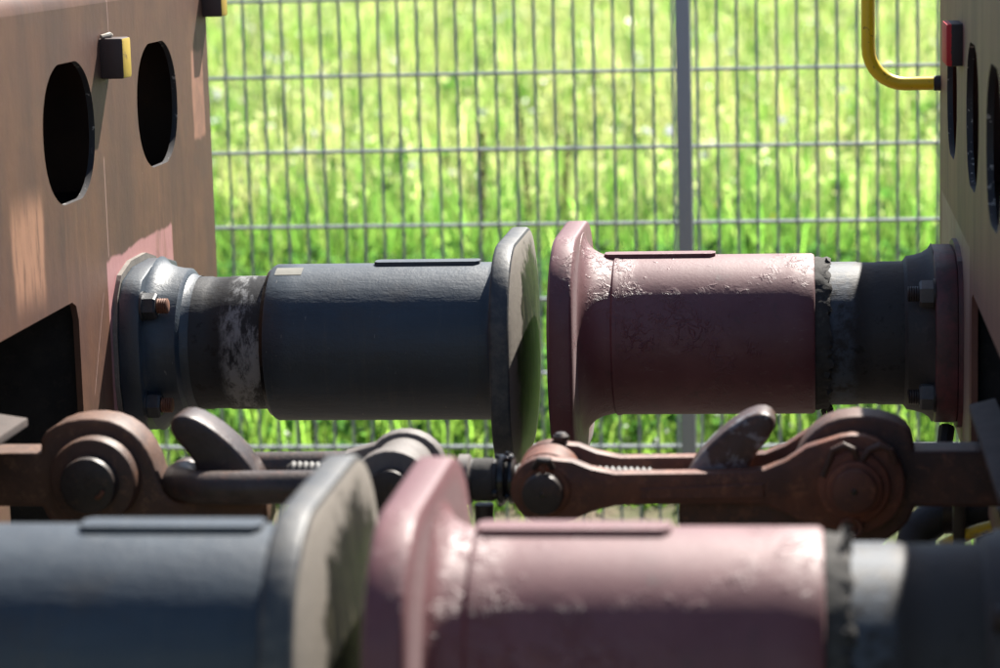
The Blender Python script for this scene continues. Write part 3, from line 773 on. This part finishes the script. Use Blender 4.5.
# ------------------------------------------------------------------ meadow
def blades(n, ymin, ymax, hmin, hmax, wmin, wmax, pal, seed, seedhead=0.0, spread=1.0, lean=.45, dens_pow=1.0):
    g = np.random.default_rng(seed)
    # area roughly the wedge the photograph looks into, wider for other viewpoints
    u = g.random(n) ** dens_pow; y = ymin + (ymax - ymin) * u
    d = y + 3.07; xc = .41 - .119 * d; x = xc + (g.random(n) - .5) * (.41 * d + 2.6) * spread
    # tufts: most blades gather round a tuft centre that has its own height and tone
    nt_ = max(40, n // 16); ti = g.integers(0, nt_, n); inn = g.random(n) < .82
    sg_ = (.035 + .0042 * d[:nt_][ti])
    x = np.where(inn, x[:nt_][ti] + g.normal(0, 1, n) * sg_, x); y = np.where(inn, y[:nt_][ti] + g.normal(0, 1, n) * sg_, y)
    d = y + 3.07; tone = np.exp(g.normal(0, .42, nt_))[ti]; tone = np.where(inn, tone, .8); tall = (.62 + .7 * g.random(nt_))[ti]
    # clumping
    cl = np.sin(x * 3.1 + 1.7 * np.sin(y * 1.9)) * np.cos(y * 2.3 + 1.3 * np.sin(x * 2.7)) * .5 + .5
    h = (hmin + (hmax - hmin) * g.random(n)) * (.72 + .4 * cl) * tall; wd = (wmin + (wmax - wmin) * g.random(n)) * (.7 + .02 * d)
    az = g.random(n) * 2 * np.pi; le = h * lean * (.2 + g.random(n)); dx, dy = np.cos(az), np.sin(az)
    fa = az + np.pi / 2 + g.normal(0, .5, n); wx, wy = np.cos(fa), np.sin(fa)
    lev = [(0, .0, 1.0), (.38, .10, .95), (.74, .45, .66), (1.0, 1.0, .04)]
    V = np.zeros((n, 8, 3))
    for i, (t, b, wf) in enumerate(lev):
        cx = x + dx * le * b; cy = y + dy * le * b; cz = h * t * (1 - .12 * b) - .03
        for j, sg in enumerate((-1, 1)):
            V[:, i * 2 + j, 0] = cx + sg * wx * wd * wf * .5; V[:, i * 2 + j, 1] = cy + sg * wy * wd * wf * .5; V[:, i * 2 + j, 2] = cz
    base = (np.arange(n) * 8)[:, None, None]
    F = base + np.array([[0, 1, 3, 2], [2, 3, 5, 4], [4, 5, 7, 6]])[None]
    pal = np.array(pal); ix = g.integers(0, len(pal), n); col = pal[ix] * (.75 + .5 * g.random((n, 1))) * np.clip(tone, .35, 2.0)[:, None]
    patch = (np.sin(x * .9 + 2) * np.sin(y * .55 + x * .3) * .5 + .5)[:, None]
    col = col * (1 - .35 * patch) + col * np.array([1.25, 1.05, .8]) * .35 * patch
    return V.reshape(-1, 3), F.reshape(-1, 4), np.repeat(col, 8, axis=0)
# small leafy weeds and white and yellow flower heads
def blobs(n, ymin, ymax, zmin, zmax, r0, r1, pal, seed, k=5, xlim=None):
    g = np.random.default_rng(seed); y = ymin + (ymax - ymin) * g.random(n); d = y + 3.07
    x = .41 - .119 * d + (g.random(n) - .5) * (.40 * d + 1)
    if xlim: x = xlim[0] + (xlim[1] - xlim[0]) * g.random(n)
    z = zmin + (zmax - zmin) * g.random(n); V = np.zeros((n, k, 4, 3)); r = (r0 + (r1 - r0) * g.random(n))
    for j in range(k):
        a = g.normal(size=(n, 3)); a /= np.linalg.norm(a, axis=1, keepdims=True); b = np.cross(a, g.normal(size=(n, 3))); b /= np.linalg.norm(b, axis=1, keepdims=True)
        c = np.stack([x, y, z], 1) + g.normal(size=(n, 3)) * r[:, None] * .4
        for q, (s, t) in enumerate(((-1, -.6), (.2, -1), (1, .6), (-.2, 1))): V[:, j, q] = c + (a * s + b * t) * r[:, None] * .7
    F = np.arange(n * k * 4).reshape(-1, 4); pal = np.array(pal); col = np.repeat(pal[g.integers(0, len(pal), n)], k * 4, axis=0)
    return V.reshape(-1, 3), F, col
def big_mesh(name, parts, mat, label, cat):
    off = 0; Vs, Fs, Cs = [], [], []
    for V, F, c in parts: Vs.append(V); Fs.append(F + off); Cs.append(c); off += len(V)
    V = np.concatenate(Vs); F = np.concatenate(Fs); c = np.concatenate(Cs)
    me = bpy.data.meshes.new(name); me.vertices.add(len(V)); me.vertices.foreach_set('co', V.astype(np.float32).ravel())
    me.loops.add(F.size); me.loops.foreach_set('vertex_index', F.astype(np.int32).ravel())
    me.polygons.add(len(F)); me.polygons.foreach_set('loop_start', np.arange(0, F.size, 4, dtype=np.int32))
    me.update(calc_edges=True)
    at = me.attributes.new('tint', 'FLOAT_COLOR', 'POINT')
    at.data.foreach_set('color', np.concatenate([c, np.ones((len(c), 1))], 1).astype(np.float32).ravel())
    me.materials.append(MT[mat]); o = bpy.data.objects.new(name, me); C.objects.link(o)
    return tag(o, label, cat, kind='stuff')
GREEN = [(.068, .132, .030), (.048, .108, .024), (.095, .150, .040), (.056, .106, .028), (.125, .160, .062), (.036, .080, .022)]
DRY = [(.19, .19, .11), (.22, .21, .14), (.15, .17, .08), (.25, .23, .16)]
LOW = [(.060, .110, .026), (.074, .128, .030), (.050, .096, .024), (.09, .135, .04)]
parts = [
    blades(42000, 4.45, 9, .16, .40, .006, .012, LOW, 1),
    blades(26000, 4.3, 9, .05, .16, .012, .026, LOW, 2, lean=.9),
    blades(110000, 8, 24, .25, .60, .007, .013, GREEN, 3, dens_pow=1.25),
    blades(90000, 22, 58, .30, .70, .009, .016, GREEN, 4, dens_pow=1.1),
    blades(34000, 9, 58, .45, .85, .004, .009, DRY, 5, lean=.25, dens_pow=1.2),
    blobs(5200, 8, 26, .32, .62, .010, .028, [(.20, .215, .13), (.23, .23, .16), (.13, .17, .07)], 7, 3),
    blobs(5200, 22, 56, .40, .80, .014, .040, [(.22, .23, .15), (.25, .25, .18), (.14, .18, .08)], 8, 3),
    blobs(1500, 9, 45, .10, .40, .03, .08, [(.030, .075, .018), (.04, .085, .02)], 9, 6),
    blades(1800, 2.4, 4.2, .06, .20, .005, .010, GREEN, 6),
]
big_mesh('meadow_grass', parts, 'grass', 'tall backlit green meadow grass behind the wire fence', 'grass')
W_ = [(.75, .76, .74), (.70, .72, .76)]; Y_ = [(.75, .58, .02)]
big_mesh('meadow_flowers', [blobs(260, 9, 45, .30, .75, .012, .028, W_, 21), blobs(420, 4.6, 7, .10, .34, .006, .011, W_, 22, xlim=(-.5, .35)), blobs(60, 5, 20, .15, .4, .010, .018, Y_, 23)],
         'petal', 'small white and yellow flower heads scattered in the meadow', 'flowers')
big_mesh('leafy_weeds', [blobs(8500, 4.6, 8.0, .02, .30, .014, .034, [(.030, .070, .020), (.042, .088, .022), (.026, .060, .022)], 31, 4)],
         'grass', 'low leafy green weeds growing at the foot of the fence', 'weeds')
# brown dock stalks
def dock(x, y, h, label):
    e = empty('dock_plant', (x, y, 0), label, 'plant', None, 'brown dock stalks in the meadow')
    lean_ = rnd.uniform(-.06, .06); P = lambda t: Vector((x + lean_ * t * t, y + .02 * t, h * t))
    obj('stem', tube([P(0), P(.35), P(.7), P(1)], [.005, .0045, .004, .002], 7), 'stalk', e)
    vs, fs = [], []; rr = random.Random(int(x * 1000) & 1023)
    for k in range(260):
        t = rr.uniform(.42, 1.0); p = P(t); rr_ = .022 * (1.08 - t) ** .4 * rr.uniform(.3, 1); a = rr.uniform(0, 6.28)
        c = p + Vector((math.cos(a) * rr_, math.sin(a) * rr_, rr.uniform(-.01, .01))); q = rr.uniform(.004, .009); b = len(vs)
        d1 = Vector((rr.gauss(0, 1), rr.gauss(0, 1), rr.gauss(0, 1))).normalized(); d2 = d1.orthogonal().normalized()
        vs += [c + d1 * q, c + d2 * q, c - d1 * q, c - d2 * q]; fs.append((b, b + 1, b + 2, b + 3))
    obj('seed_head', (vs, fs), 'dock', e, smooth=False)
dock(-.76, 8.0, .98, 'tall brown dock stalk behind the fence, the tallest of three')
dock(-.93, 7.6, .80, 'brown dock stalk behind the fence, left of the tallest one')
dock(-.66, 8.4, .72, 'brown dock stalk behind the fence, right of the tallest one')
